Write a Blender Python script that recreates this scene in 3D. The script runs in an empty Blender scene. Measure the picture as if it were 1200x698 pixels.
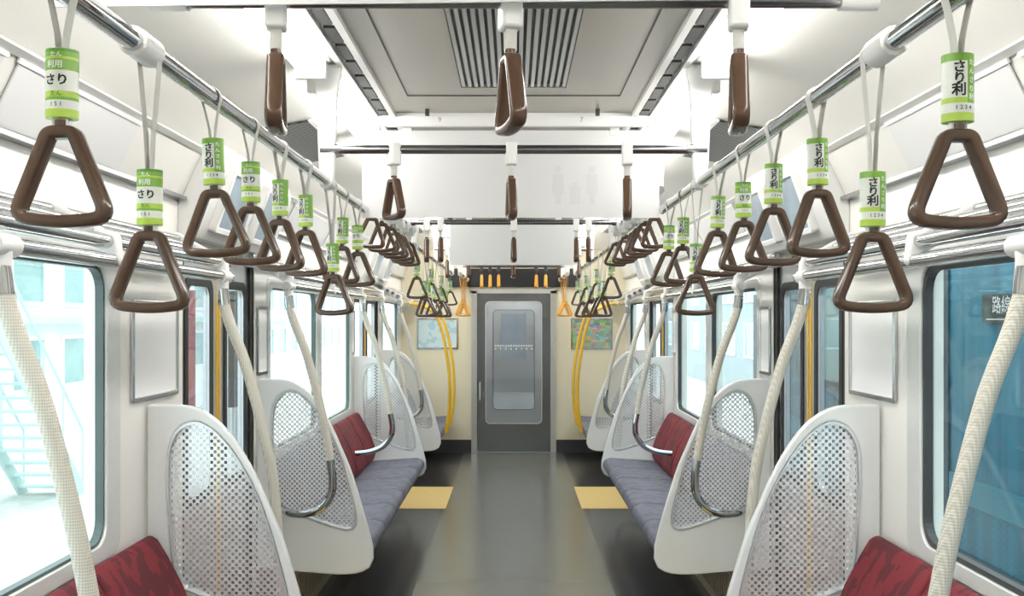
import bpy, bmesh, math, random
from mathutils import Vector, Matrix
random.seed(7)
S = bpy.context.scene
C = S.collection
PI = math.pi
K = 1.15
EYE = 1.55
def Y(d): return K*d

# ------------------------------------------------------------------ materials
def nodes_of(name):
    m = bpy.data.materials.new(name); m.use_nodes = True
    nt = m.node_tree
    return m, nt, nt.nodes, nt.links, nt.nodes['Principled BSDF']
def mat(name, col, rough=.5, metal=0., nscale=6., namt=.05, emit=0., spec=.5, stretch=None):
    m, nt, N, L, b = nodes_of(name)
    tc = N.new('ShaderNodeTexCoord'); nz = N.new('ShaderNodeTexNoise')
    nz.inputs['Scale'].default_value = nscale; nz.inputs['Detail'].default_value = 3
    if stretch:
        mp = N.new('ShaderNodeMapping'); mp.inputs['Scale'].default_value = stretch
        L.new(tc.outputs['Object'], mp.inputs['Vector']); L.new(mp.outputs['Vector'], nz.inputs['Vector'])
    else: L.new(tc.outputs['Object'], nz.inputs['Vector'])
    mx = N.new('ShaderNodeMixRGB')
    mx.inputs['Color1'].default_value = (*[max(0, c*(1-namt)) for c in col], 1)
    mx.inputs['Color2'].default_value = (*[min(1, c*(1+namt)) for c in col], 1)
    fac = nz.outputs['Fac']
    if stretch:
        mr = N.new('ShaderNodeMapRange'); mr.inputs['From Min'].default_value = .35; mr.inputs['From Max'].default_value = .65
        L.new(fac, mr.inputs['Value']); fac = mr.outputs['Result']
    L.new(fac, mx.inputs['Fac']); L.new(mx.outputs['Color'], b.inputs['Base Color'])
    b.inputs['Roughness'].default_value = rough; b.inputs['Metallic'].default_value = metal
    b.inputs['Specular IOR Level'].default_value = spec
    if emit:
        L.new(mx.outputs['Color'], b.inputs['Emission Color']); b.inputs['Emission Strength'].default_value = emit
    return m
def math_node(N, L, op, a, bb=None):
    q = N.new('ShaderNodeMath'); q.operation = op
    for i, v in enumerate((a, bb)):
        if v is None: continue
        if isinstance(v, (int, float)): q.inputs[i].default_value = v
        else: L.new(v, q.inputs[i])
    return q.outputs[0]
def weave_mat(name, c1, c2, pitch):
    """fine diagonal knurl in object space"""
    m, nt, N, L, b = nodes_of(name)
    tc = N.new('ShaderNodeTexCoord'); sp = N.new('ShaderNodeSeparateXYZ'); L.new(tc.outputs['Object'], sp.inputs[0])
    lin = lambda op, a, bb=None: math_node(N, L, op, a, bb)
    h = lin('ADD', sp.outputs['X'], sp.outputs['Y'])
    a = lin('SINE', lin('MULTIPLY', lin('ADD', sp.outputs['Z'], h), 2*PI/pitch))
    c = lin('SINE', lin('MULTIPLY', lin('SUBTRACT', sp.outputs['Z'], h), 2*PI/pitch))
    p = lin('MULTIPLY', a, c)
    mr = N.new('ShaderNodeMapRange'); mr.inputs['From Min'].default_value = -1; L.new(p, mr.inputs['Value'])
    mx = N.new('ShaderNodeMixRGB'); mx.inputs['Color1'].default_value = (*c1, 1); mx.inputs['Color2'].default_value = (*c2, 1)
    L.new(mr.outputs['Result'], mx.inputs['Fac']); L.new(mx.outputs[0], b.inputs['Base Color'])
    bp = N.new('ShaderNodeBump'); bp.inputs['Strength'].default_value = .5; bp.inputs['Distance'].default_value = .0015
    L.new(mr.outputs['Result'], bp.inputs['Height']); L.new(bp.outputs['Normal'], b.inputs['Normal'])
    b.inputs['Roughness'].default_value = .45
    return m
def two_tone(name, c1, c2, scale, thr, rough=.8, stretch=(1,1,1), bump=.2, dist='EUCLIDEAN'):
    m, nt, N, L, b = nodes_of(name)
    tc = N.new('ShaderNodeTexCoord'); mp = N.new('ShaderNodeMapping')
    mp.inputs['Scale'].default_value = stretch; mp.inputs['Rotation'].default_value = (.6, .3, .2)
    L.new(tc.outputs['Object'], mp.inputs['Vector'])
    v = N.new('ShaderNodeTexVoronoi'); v.inputs['Scale'].default_value = scale; v.distance = dist
    L.new(mp.outputs['Vector'], v.inputs['Vector'])
    sp = N.new('ShaderNodeSeparateColor'); L.new(v.outputs['Color'], sp.inputs['Color'])
    g = math_node(N, L, 'GREATER_THAN', sp.outputs['Red'], thr)
    mx = N.new('ShaderNodeMixRGB'); mx.inputs['Color1'].default_value = (*c1, 1); mx.inputs['Color2'].default_value = (*c2, 1)
    L.new(g, mx.inputs['Fac']); L.new(mx.outputs['Color'], b.inputs['Base Color'])
    b.inputs['Roughness'].default_value = rough
    nz = N.new('ShaderNodeTexNoise'); nz.inputs['Scale'].default_value = 220
    L.new(tc.outputs['Object'], nz.inputs['Vector'])
    bp = N.new('ShaderNodeBump'); bp.inputs['Strength'].default_value = bump; bp.inputs['Distance'].default_value = .004
    L.new(nz.outputs['Fac'], bp.inputs['Height']); L.new(bp.outputs['Normal'], b.inputs['Normal'])
    return m
def mosaic_mat(name, base, sat, scale):
    m, nt, N, L, b = nodes_of(name)
    tc = N.new('ShaderNodeTexCoord'); mp = N.new('ShaderNodeMapping'); mp.inputs['Scale'].default_value = (1, 1, 1.7)
    L.new(tc.outputs['Object'], mp.inputs['Vector'])
    v = N.new('ShaderNodeTexVoronoi'); v.inputs['Scale'].default_value = scale; v.distance = 'CHEBYCHEV'; v.inputs['Randomness'].default_value = .6
    L.new(mp.outputs['Vector'], v.inputs['Vector'])
    mx = N.new('ShaderNodeMixRGB'); mx.inputs['Fac'].default_value = sat; mx.inputs['Color1'].default_value = (*base, 1)
    L.new(v.outputs['Color'], mx.inputs['Color2']); L.new(mx.outputs[0], b.inputs['Base Color']); b.inputs['Roughness'].default_value = .4
    return m
def glass_mat(name, tint, gl=.08):
    m = bpy.data.materials.new(name); m.use_nodes = True
    nt = m.node_tree; N = nt.nodes; L = nt.links; N.remove(N['Principled BSDF']); out = N['Material Output']
    t = N.new('ShaderNodeBsdfTransparent'); t.inputs['Color'].default_value = (*tint, 1)
    g = N.new('ShaderNodeBsdfGlossy'); g.inputs['Roughness'].default_value = .03
    nz = N.new('ShaderNodeTexNoise'); nz.inputs['Scale'].default_value = 2
    mr = N.new('ShaderNodeMapRange'); mr.inputs['To Min'].default_value = gl*.8; mr.inputs['To Max'].default_value = gl*1.2
    L.new(nz.outputs['Fac'], mr.inputs['Value'])
    mx = N.new('ShaderNodeMixShader'); L.new(mr.outputs['Result'], mx.inputs['Fac'])
    L.new(t.outputs[0], mx.inputs[1]); L.new(g.outputs[0], mx.inputs[2]); L.new(mx.outputs[0], out.inputs['Surface'])
    return m
def dotted_mat(name, c_solid, axes, pitch, thr, solid_alpha, hole_alpha, hole_col, metal=0., rough=.35):
    """lattice sheet: repeated diamond openings, done in object space"""
    m, nt, N, L, b = nodes_of(name)
    tc = N.new('ShaderNodeTexCoord'); sp = N.new('ShaderNodeSeparateXYZ'); L.new(tc.outputs['Object'], sp.inputs[0])
    sn = lambda ax: math_node(N, L, 'SINE', math_node(N, L, 'MULTIPLY', sp.outputs[ax], 2*PI/pitch))
    g = math_node(N, L, 'GREATER_THAN', math_node(N, L, 'MULTIPLY', sn(axes[0]), sn(axes[1])), thr)
    mx = N.new('ShaderNodeMixRGB'); mx.inputs['Color1'].default_value = (*c_solid, 1); mx.inputs['Color2'].default_value = (*hole_col, 1)
    L.new(g, mx.inputs['Fac']); L.new(mx.outputs[0], b.inputs['Base Color']); b.inputs['Roughness'].default_value = rough
    b.inputs['Metallic'].default_value = metal
    mr = N.new('ShaderNodeMapRange'); mr.inputs['To Min'].default_value = solid_alpha; mr.inputs['To Max'].default_value = hole_alpha
    L.new(g, mr.inputs['Value']); L.new(mr.outputs['Result'], b.inputs['Alpha'])
    return m

M = {}
M['wall'] = mat('wall_white', (.84,.825,.785), .33, namt=.02)
M['cream'] = mat('end_wall_cream', (.74,.67,.50), .4, namt=.03)
M['ceil'] = mat('ceiling_white', (.70,.685,.65), .4, namt=.02)
M['ceilgrey'] = mat('ceiling_grey', (.50,.47,.43), .35, .15, namt=.04)
M['white'] = mat('white_paint', (.86,.855,.84), .3, namt=.02)
M['plastic'] = mat('white_plastic', (.77,.765,.75), .35, namt=.03)
M['partition'] = mat('partition_grey_white', (.76,.77,.765), .28, namt=.03)
M['rim'] = mat('partition_rim_silver', (.62,.64,.65), .25, .4, namt=.03)
M['chrome'] = mat('chrome', (.56,.57,.58), .10, 1., namt=.03)
M['chromebend'] = mat('chrome_bend', (.46,.47,.48), .12, 1., namt=.03)
M['darkchrome'] = mat('dark_chrome', (.32,.32,.33), .2, 1., namt=.05)
M['steel'] = mat('brushed_steel', (.62,.63,.63), .32, .9, nscale=20, namt=.06)
M['framesteel'] = mat('window_frame_steel', (.72,.73,.71), .32, .25, nscale=20, namt=.05)
M['doorsteel'] = mat('end_door_steel', (.17,.18,.185), .20, .8, nscale=12, namt=.08)
M['black'] = mat('black_rubber', (.012,.012,.013), .5, namt=.2)
M['dark'] = mat('dark_metal', (.04,.04,.042), .45, namt=.2)
M['gasket'] = mat('grey_green_gasket', (.07,.10,.10), .4, namt=.15)
M['ventback'] = mat('vent_backing', (.11,.11,.11), .5, namt=.2)
M['brown'] = mat('brown_ring', (.092,.052,.032), .18, nscale=30, namt=.15)
M['orange'] = mat('orange_ring', (.80,.40,.06), .3, namt=.08)
M['yellow'] = mat('yellow_pole', (.80,.46,.025), .35, namt=.08)
M['yellowtile'] = mat('yellow_floor_tile', (.66,.47,.17), .5, nscale=40, namt=.10)
M['grip'] = weave_mat('cream_grip', (.44,.41,.34), (.70,.675,.60), .013)
M['belt'] = mat('strap_belt', (.62,.61,.57), .6, nscale=60, namt=.1)
M['paper'] = mat('blank_paper', (.66,.66,.66), .5, namt=.015)
M['paperwhite'] = mat('blank_white_paper', (.92,.92,.92), .5, namt=.01)
M['papergrey'] = mat('blank_paper_grey', (.63,.63,.625), .5, namt=.015)
M['picto'] = mat('faint_pictogram', (.615,.615,.615), .5, namt=.02)
M['ink'] = mat('black_ink', (.02,.025,.02), .6, namt=.2)
M['inkgreen'] = mat('green_ink', (.05,.20,.04), .6, namt=.1)
M['inkwhite'] = mat('white_ink', (.88,.9,.86), .6, namt=.02)
M['number'] = mat('grey_number_ink', (.38,.38,.38), .6, namt=.1)
M['lamp'] = mat('lamp_tube', (1,.98,.935), .4, namt=.01, emit=21.)
M['lampdim'] = mat('lamp_next_car', (1,.985,.96), .4, namt=.01, emit=17.)
M['red'] = two_tone('red_fabric', (.185,.011,.020), (.098,.008,.014), 13, .55, stretch=(1,2.2,1), dist='MANHATTAN')
M['blue'] = two_tone('blue_grey_fabric', (.140,.143,.182), (.112,.115,.150), 22, .5)
M['under'] = mat('heater_cover', (.34,.27,.19), .4, .6, nscale=60, namt=.3)
M['screen'] = mat('monitor_screen', (.26,.32,.38), .15, nscale=5, namt=.35, emit=.2)
M['glass'] = glass_mat('window_glass', (.92,.985,.975), .07)
M['glassgrey'] = glass_mat('door_window_glass', (.76,.81,.82), .16)
M['glassdark'] = glass_mat('end_door_glass', (.90,.92,.93), .08)
M['pane'] = dotted_mat('partition_lattice', (.84,.86,.87), ('X','Z'), .025, .07, .80, .08, (.60,.62,.63), .35, .22)
M['mesh'] = dotted_mat('speaker_mesh', (.10,.10,.10), ('X','Y'), .045, .1, 1., 1., (.004,.004,.004))
M['outwhite'] = mat('outside_white', (.90,.93,.93), .7, nscale=1.5, namt=.06)
M['outgrey'] = mat('outside_grey', (.38,.43,.46), .7, nscale=1.5, namt=.15)
M['outteal'] = mat('outside_teal', (.55,.70,.69), .6, nscale=3, namt=.12)
M['outglass'] = mat('outside_window_teal', (.26,.42,.42), .25, nscale=1, namt=.35)
M['outpink'] = mat('outside_sign_pink', (.42,.14,.16), .6, nscale=2, namt=.3)
M['ground'] = mat('outside_ground', (.68,.68,.66), .9, nscale=3, namt=.35)
M['bluecar'] = mat('blue_car_side', (.009,.108,.168), .22, nscale=2.0, namt=.45, stretch=(1,3.0,.12))
M['bluecar2'] = mat('blue_car_band', (.007,.030,.05), .3, nscale=2, namt=.2)
M['bluecar3'] = mat('blue_car_light_band', (.03,.18,.25), .3, nscale=2, namt=.2)
M['gangway'] = mat('gangway_grey', (.46,.47,.48), .4, namt=.06)
M['nextdoor'] = mat('next_door_grey', (.44,.45,.46), .3, .2, namt=.06)
M['nextfloor'] = mat('next_floor', (.52,.57,.62), .2, namt=.05)
M['mapA'] = two_tone('map_colours_cool', (.60,.72,.75), (.42,.60,.67), 18, .6, .4, bump=0)
M['mapB'] = mosaic_mat('map_colours_mixed', (.24,.30,.18), .40, 18)

def floor_mat():
    m, nt, N, L, b = nodes_of('floor_vinyl')
    tc = N.new('ShaderNodeTexCoord'); sp = N.new('ShaderNodeSeparateXYZ'); L.new(tc.outputs['Object'], sp.inputs[0])
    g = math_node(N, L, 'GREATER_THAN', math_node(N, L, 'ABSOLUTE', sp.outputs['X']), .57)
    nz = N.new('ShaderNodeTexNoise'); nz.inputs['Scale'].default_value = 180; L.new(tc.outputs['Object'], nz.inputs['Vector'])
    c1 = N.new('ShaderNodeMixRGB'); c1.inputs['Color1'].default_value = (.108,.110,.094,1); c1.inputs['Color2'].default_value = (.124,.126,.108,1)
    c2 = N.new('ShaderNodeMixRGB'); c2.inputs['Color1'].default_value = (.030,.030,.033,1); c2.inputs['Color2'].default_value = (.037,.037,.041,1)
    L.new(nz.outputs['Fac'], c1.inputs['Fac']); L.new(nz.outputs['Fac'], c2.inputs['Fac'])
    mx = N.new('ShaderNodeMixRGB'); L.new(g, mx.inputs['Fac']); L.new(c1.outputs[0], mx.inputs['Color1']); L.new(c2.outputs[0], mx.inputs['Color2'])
    L.new(mx.outputs[0], b.inputs['Base Color']); b.inputs['Roughness'].default_value = .21
    b.inputs['Specular IOR Level'].default_value = .62
    return m
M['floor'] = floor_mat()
gr_ = (.22,.46,.06,1); dg_ = (.13,.36,.05,1); wh_ = (.82,.85,.78,1); li_=(.46,.66,.09,1)
def sleeve_mat(name, st, column):
    m, nt, N, L, b = nodes_of(name)
    tc = N.new('ShaderNodeTexCoord'); sp = N.new('ShaderNodeSeparateXYZ'); L.new(tc.outputs['Object'], sp.inputs[0])
    mr = N.new('ShaderNodeMapRange'); mr.inputs['From Min'].default_value = -.046; mr.inputs['From Max'].default_value = .046
    L.new(sp.outputs['Z'], mr.inputs['Value'])
    cr = N.new('ShaderNodeValToRGB'); cr.color_ramp.interpolation = 'CONSTANT'
    e = cr.color_ramp.elements
    e[0].position, e[0].color = st[0]; e[1].position, e[1].color = st[1]
    for p, c in st[2:]:
        k = e.new(p); k.color = c
    L.new(mr.outputs['Result'], cr.inputs['Fac'])
    col = cr.outputs['Color']
    if column:
        a = math_node(N, L, 'GREATER_THAN', sp.outputs['X'], .0055)
        c = math_node(N, L, 'GREATER_THAN', sp.outputs['Z'], -.022)
        f = math_node(N, L, 'MULTIPLY', a, c)
        mx = N.new('ShaderNodeMixRGB'); L.new(f, mx.inputs['Fac']); L.new(col, mx.inputs['Color1']); mx.inputs['Color2'].default_value = gr_
        col = mx.outputs[0]
    L.new(col, b.inputs['Base Color']); b.inputs['Roughness'].default_value = .3
    return m
M['sleeve'] = sleeve_mat('green_sleeve', [(0,li_),(.12,wh_),(.26,li_),(.34,wh_),(.88,gr_)], True)
M['sleeve2'] = sleeve_mat('green_sleeve_second', [(0,li_),(.12,wh_),(.25,gr_),(.29,li_),(.38,wh_),(.68,gr_),(.84,li_),(.88,gr_),(.95,dg_)], False)

# ------------------------------------------------------------------ mesh helpers
class MB:
    def __init__(s): s.bm = bmesh.new()
    def box(s, x0,x1,y0,y1,z0,z1):
        if x0>x1: x0,x1=x1,x0
        if y0>y1: y0,y1=y1,y0
        if z0>z1: z0,z1=z1,z0
        v=[s.bm.verts.new(p) for p in ((x0,y0,z0),(x1,y0,z0),(x1,y1,z0),(x0,y1,z0),(x0,y0,z1),(x1,y0,z1),(x1,y1,z1),(x0,y1,z1))]
        for f in ((0,3,2,1),(4,5,6,7),(0,1,5,4),(1,2,6,5),(2,3,7,6),(3,0,4,7)): s.bm.faces.new([v[i] for i in f])
        return s
    def tube(s, path, r, segs=12, closed=False, nrm=None, rv=None, sq=1.):
        P=[Vector(p) for p in path]; n=len(P); rings=[]
        up=None
        pw=lambda c: math.copysign(abs(c)**sq,c)
        for i in range(n):
            if closed: t=P[(i+1)%n]-P[i-1]
            else: t=P[min(i+1,n-1)]-P[max(i-1,0)]
            t.normalize()
            if nrm is not None:
                w=Vector(nrm); u=t.cross(w).normalized(); a,bb=r,rv
            else:
                if up is None:
                    ref=Vector((0,0,1)) if abs(t.z)<.9 else Vector((1,0,0))
                    u=t.cross(ref).normalized()
                else:
                    u=(up-t*up.dot(t)).normalized()
                up=u; w=t.cross(u); a=bb=r
            rings.append([s.bm.verts.new(P[i]+u*(a*pw(math.cos(2*PI*k/segs)))+w*(bb*pw(math.sin(2*PI*k/segs)))) for k in range(segs)])
        for i in range(n if closed else n-1):
            A=rings[i]; B=rings[(i+1)%n]
            for k in range(segs): s.bm.faces.new((A[k],A[(k+1)%segs],B[(k+1)%segs],B[k]))
        if not closed:
            s.bm.faces.new(list(reversed(rings[0]))); s.bm.faces.new(rings[-1])
        return s
    def poly(s, pts, mp, t0, t1):
        A=[s.bm.verts.new(mp(u,v,t0)) for u,v in pts]; B=[s.bm.verts.new(mp(u,v,t1)) for u,v in pts]; n=len(pts)
        s.bm.faces.new(list(reversed(A))); s.bm.faces.new(B)
        for i in range(n): s.bm.faces.new((A[i],A[(i+1)%n],B[(i+1)%n],B[i]))
        return s
    def ring(s, outer, inner, mp, t0, t1):
        n=len(outer)
        oa=[s.bm.verts.new(mp(u,v,t0)) for u,v in outer]; ob=[s.bm.verts.new(mp(u,v,t1)) for u,v in outer]
        ia=[s.bm.verts.new(mp(u,v,t0)) for u,v in inner]; ib=[s.bm.verts.new(mp(u,v,t1)) for u,v in inner]
        for i in range(n):
            j=(i+1)%n
            s.bm.faces.new((oa[i],ia[i],ia[j],oa[j])); s.bm.faces.new((ob[i],ob[j],ib[j],ib[i]))
            s.bm.faces.new((oa[i],oa[j],ob[j],ob[i])); s.bm.faces.new((ia[i],ib[i],ib[j],ia[j]))
        return s
    def mesh(s, me, mp):
        vs=[s.bm.verts.new(mp(v.co)) for v in me.vertices]
        for p in me.polygons:
            try: s.bm.faces.new([vs[i] for i in p.vertices])
            except Exception: pass
        return s
    def build(s, name, m, parent=None, loc=None, smooth=False, bevel=0.):
        bmesh.ops.recalc_face_normals(s.bm, faces=s.bm.faces)
        me=bpy.data.meshes.new(name); s.bm.to_mesh(me); s.bm.free()
        me.materials.append(m)
        if smooth:
            me.shade_smooth()
            me.set_sharp_from_angle(angle=math.radians(38))
        o=bpy.data.objects.new(name, me); C.objects.link(o)
        if parent: o.parent=parent
        if loc: o.location=loc
        if bevel:
            b=o.modifiers.new('bevel','BEVEL'); b.width=bevel; b.segments=3; b.limit_method='ANGLE'; b.angle_limit=math.radians(40)
            if not smooth:
                me.shade_smooth(); me.set_sharp_from_angle(angle=math.radians(50))
        return o
def tag(o, label, cat, group=None, kind=None):
    o['label']=label; o['category']=cat
    if group: o['group']=group
    if kind: o['kind']=kind
    return o
def thing(name, label, cat, loc=(0,0,0), rz=0, group=None, kind=None):
    o=bpy.data.objects.new(name,None); C.objects.link(o); o.location=loc; o.rotation_euler=(0,0,rz); o.empty_display_size=.05
    return tag(o,label,cat,group,kind)
def kids(o): return [x for x in C.objects if x.parent==o]
def dup(o, parent=None):
    c=o.copy(); C.objects.link(c)
    if parent: c.parent=parent
    for ch in kids(o): dup(ch,c)
    return c
def cat_rom(P, n=8, closed=False):
    P=[Vector(p) for p in P]; out=[]; m=len(P)
    for i in range(m if closed else m-1):
        if closed: a,b,c,d=P[i-1],P[i],P[(i+1)%m],P[(i+2)%m]
        else: a,b,c,d=P[max(i-1,0)],P[i],P[i+1],P[min(i+2,m-1)]
        for k in range(n):
            t=k/n
            out.append(.5*((2*b)+(c-a)*t+(2*a-5*b+4*c-d)*t*t+(3*b-a-3*c+d)*t**3))
    if not closed: out.append(P[-1].copy())
    return out
def rrect(u0,u1,v0,v1,r,n=6):
    out=[]
    for cu,cv,a0 in ((u1-r,v1-r,0),(u0+r,v1-r,PI/2),(u0+r,v0+r,PI),(u1-r,v0+r,1.5*PI)):
        for k in range(n+1):
            a=a0+PI/2*k/n; out.append((cu+r*math.cos(a),cv+r*math.sin(a)))
    return out
def fillet(P, R, n=6):
    out=[]; m=len(P)
    for i in range(m):
        p=Vector(P[i]); a=Vector(P[i-1])-p; b=Vector(P[(i+1)%m])-p
        r=R[i]; A=p+a.normalized()*r; B=p+b.normalized()*r
        for k in range(n+1):
            t=k/n; out.append((1-t)**2*A+2*t*(1-t)*p+t*t*B)
    return out
def text_mesh(txt, size, align='CENTER', bold=.025):
    cu=bpy.data.curves.new('lettering_source','FONT'); cu.body=txt; cu.size=size; cu.align_x=align; cu.align_y='CENTER'; cu.resolution_u=2
    cu.offset=size*bold
    o=bpy.data.objects.new('lettering_source',cu); C.objects.link(o)
    bpy.context.view_layer.update()
    dg=bpy.context.evaluated_depsgraph_get()
    me=bpy.data.meshes.new_from_object(o.evaluated_get(dg))
    bpy.data.objects.remove(o); bpy.data.curves.remove(cu)
    return me
SIDES=(('left',-1),('right',1))
ORD=['first','second','third','fourth','fifth','sixth','seventh','eighth','ninth','tenth','eleventh','twelfth','thirteenth','fourteenth','fifteenth','sixteenth','seventeenth','eighteenth','nineteenth','twentieth']
def mpY(u,v,t): return Vector((u,t,v))
def mpX(u,v,t): return Vector((t,u,v))

DEND=9.87; YB=-2.4; YE=Y(DEND); XW=1.30
# ------------------------------------------------------------------ shell
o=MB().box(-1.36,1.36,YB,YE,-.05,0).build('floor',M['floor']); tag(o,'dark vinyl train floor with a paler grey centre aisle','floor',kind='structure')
zones=[(-2.08,.5,'solid'),(.5,2.72,'win'),(2.72,3.35,'solid'),(3.35,4.28,'door'),(4.28,4.5,'solid'),(4.5,5.6,'win'),(5.6,5.7,'solid'),(5.7,6.75,'win'),(6.75,6.95,'solid'),(6.95,8.2,'door'),(8.2,8.4,'solid'),(8.4,9.5,'win'),(9.5,DEND,'solid')]
WZ0,WZ1,DZ=.82,1.735,1.86
wn=0; dn=0
for side,sx in SIDES:
    m=MB(); xa,xb=sx*XW,sx*(XW+.07)
    for a,b,k in zones:
        if k=='solid': m.box(xa,xb,Y(a),Y(b),0,2.02)
        elif k=='win':
            m.box(xa,xb,Y(a),Y(b),0,WZ0); m.box(xa,xb,Y(a),Y(b),WZ1,2.02)
        else: m.box(xa,xb,Y(a),Y(b),DZ,2.02)
    o=m.build('wall_'+side,M['wall']); tag(o,f'white {side} side wall of the train car with window and door openings','wall',kind='structure')
    gk=.030 if sx<0 else .036
    for a,b,k in zones:
        if k=='win':
            wn+=1
            w=thing(f'window_{wn}',f'{side} side train window in a steel frame','window',(sx*XW,Y((a+b)/2),WZ0),kind='structure')
            hy=(Y(b)-Y(a))/2; hz=WZ1-WZ0; fy=.085 if b-a>2 else .03
            MB().ring(rrect(-hy-fy,hy+fy,-.03,hz+.03,.055),rrect(-hy+.02,hy-.02,.02,hz-.02,.075),mpX,-sx*.014,sx*.035).build('window_frame',M['framesteel'],w,bevel=.005)
            MB().ring(rrect(-hy+.018,hy-.018,.018,hz-.018,.075),rrect(-hy+gk,hy-gk,gk,hz-gk,.068),mpX,-sx*.004,sx*.022).build('rubber_gasket',M['gasket'] if sx<0 else M['dark'],w)
            MB().poly(rrect(-hy+gk-.004,hy-gk+.004,gk-.004,hz-gk+.004,.068),mpX,sx*.014,sx*.018).build('pane',M['glass'],w)
            if b-a>2:
                MB().box(sx*.0185,sx*.035,-.012,.012,.035,hz-.035).build('mullion',M['framesteel'],w)
        if k=='door':
            dn+=1
            dd=thing(f'door_{dn}',f'pair of steel sliding doors on the {side} side','door',(sx*(XW+.035),Y((a+b)/2),0),kind='structure')
            hy=(Y(b)-Y(a))/2
            for e in (-1,1):
                y0,y1=sorted((0.002*e,e*hy))
                g0=.105
                lf=MB().ring(rrect(y0,y1,.01,DZ-.005,.004),rrect(y0+g0,y1-g0,.80,1.70,.05),mpX,-sx*.012,sx*.02).build('door_leaf',M['steel'],dd)
                MB().ring(rrect(y0+g0-.024,y1-g0+.024,.776,1.724,.06),rrect(y0+g0+.016,y1-g0-.016,.816,1.684,.045),mpX,-sx*.018,-sx*.012).build('window_gasket',M['black'],lf)
                MB().poly(rrect(y0+g0,y1-g0,.80,1.70,.05),mpX,sx*.002,sx*.006).build('door_pane',M['glassgrey'],lf)
                yy=.012*e
                MB().box(-sx*.0155,-sx*.0122,min(yy,yy+.016*e),max(yy,yy+.016*e),.05,DZ-.06).build('yellow_edge_strip',M['yellow'],lf)
                MB().box(-sx*.026,-sx*.0122,e*(hy-.045),e*(hy-.001),.02,DZ-.035).build('door_seal',M['black'],dd)
            MB().box(-sx*.03,sx*.01,-hy-.03,-hy+.0,0,DZ).box(-sx*.03,sx*.01,hy,hy+.03,0,DZ).box(-sx*.03,sx*.01,-hy,hy,DZ-.03,DZ).build('door_frame',M['framesteel'],dd)
prof=[(.50,2.38),(.74,2.385),(1.05,2.33),(1.20,2.20),(1.285,2.02)]
m=MB()
for sx in (-1,1):
    P=prof; Q=[(x+.02,z+.035) for x,z in prof]
    m.poly([(sx*x,z) for x,z in P]+[(sx*x,z) for x,z in reversed(Q)],mpY,YB,YE)
ce=m.build('ceiling',M['ceil']); tag(ce,'white train ceiling curving down into the side walls, grey in the centre','ceiling',kind='structure')
MB().box(-.50,.50,YB,YE,2.385,2.42).build('centre_panel',M['ceilgrey'],ce)
tn=0
def trim(o,label,cat='trim'):
    return tag(o,label,cat,kind='structure')
for side,sx in SIDES:
    m=MB()
    y=YB
    while y<YE-.2:
        m.box(sx*.508,sx*.540,y,y+.155,2.372,2.384); y+=.185
    tn+=1; trim(m.build(f'trim_{tn}',M['black']),f'black slotted air strip along the {side} of the ceiling')
    tn+=1; trim(MB().box(sx*.478,sx*.500,YB,YE,2.366,2.386).box(sx*.55,sx*.572,YB,YE,2.366,2.384).build(f'trim_{tn}',M['plastic']),f'pale ceiling strip beside the {side} air slots')
    tn+=1; trim(MB().box(sx*1.262,sx*1.30,YB,YE,2.006,2.02).build(f'trim_{tn}',M['darkchrome']),f'dark metal poster rail above the {side} windows')
    tn+=1; trim(MB().poly([(sx*1.185,2.205),(sx*1.175,2.193),(sx*1.20,2.183),(sx*1.21,2.195)],mpY,YB,YE).build(f'trim_{tn}',M['plastic']),f'pale moulding where the {side} ceiling meets the cove')
tn+=1
b1=trim(MB().box(-.60,.60,Y(3.46),Y(3.46)+.03,2.33,2.384).build(f'trim_{tn}',M['white']),'white cross strip on the ceiling with small numbers')
for t,x in (('9',-.30),('7',.275)):
    me=text_mesh(t,.028,bold=.01); MB().mesh(me,lambda c,x=x:Vector((x+c.x,Y(3.46)-.001,2.355+c.y))).build('number_lettering',M['number'],b1)
for x in (-.345,.335): MB().box(x-.008,x+.008,Y(3.40),Y(3.40)+.02,2.36,2.385).build('clip',M['dark'],b1)
o=MB().box(-1.36,1.36,YB-.05,YB,0,2.42).build('wall_rear',M['wall']); tag(o,'white rear wall of the car','wall',kind='structure')

# ------------------------------------------------------------------ end wall, end door, gangway
dw=.46; dtop=1.87
m=MB()
for sx in (-1,1): m.box(sx*dw,sx*1.36,YE,YE+.06,0,2.42)
m.box(-dw,dw,YE,YE+.06,dtop,2.42)
o=m.build('wall_end',M['cream']); tag(o,'cream end wall around the connecting door','wall',kind='structure')
for sx,s in ((-1,'left'),(1,'right')):
    o=MB().box(sx*(dw+.03),sx*1.30,YE-.012,YE,0,.15).build('baseboard_end_'+s,M['dark']); tag(o,f'dark baseboard on the end wall {s} of the door','baseboard',kind='structure')
ed=thing('door_5','dark steel connecting door with a tall window at the end of the car','door',(0,YE+.01,0),kind='structure')
WX=.325; WA,WB=.335,1.745
lf=MB().ring(rrect(-dw+.03,dw-.03,.01,dtop-.02,.01),rrect(-WX,WX,WA,WB,.05),mpY,0,.035).build('door_leaf',M['doorsteel'],ed)
MB().ring(rrect(-WX-.005,WX+.005,WA-.005,WB+.005,.055),rrect(-WX+.005,WX-.005,WA+.005,WB-.005,.047),mpY,-.006,0).build('window_gasket',M['steel'],lf)
MB().poly(rrect(-WX+.002,WX-.002,WA+.002,WB-.002,.05),mpY,.014,.018).build('door_pane',M['glassdark'],lf)
m=MB()
for k in range(15):
    x=-.21+k*.03
    m.box(x-.009,x+.009,.0115,.0125,1.225,1.245)
    if k%2==0: m.box(x-.009,x+.009,.0115,.0125,1.19,1.208)
m.build('sticker_band',M['white'],lf)
MB().box(-.402,-.378,-.025,-.006,.62,.80).box(-.399,-.381,-.008,.0,.60,.82).build('door_handle',M['steel'],lf,bevel=.004)
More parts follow.
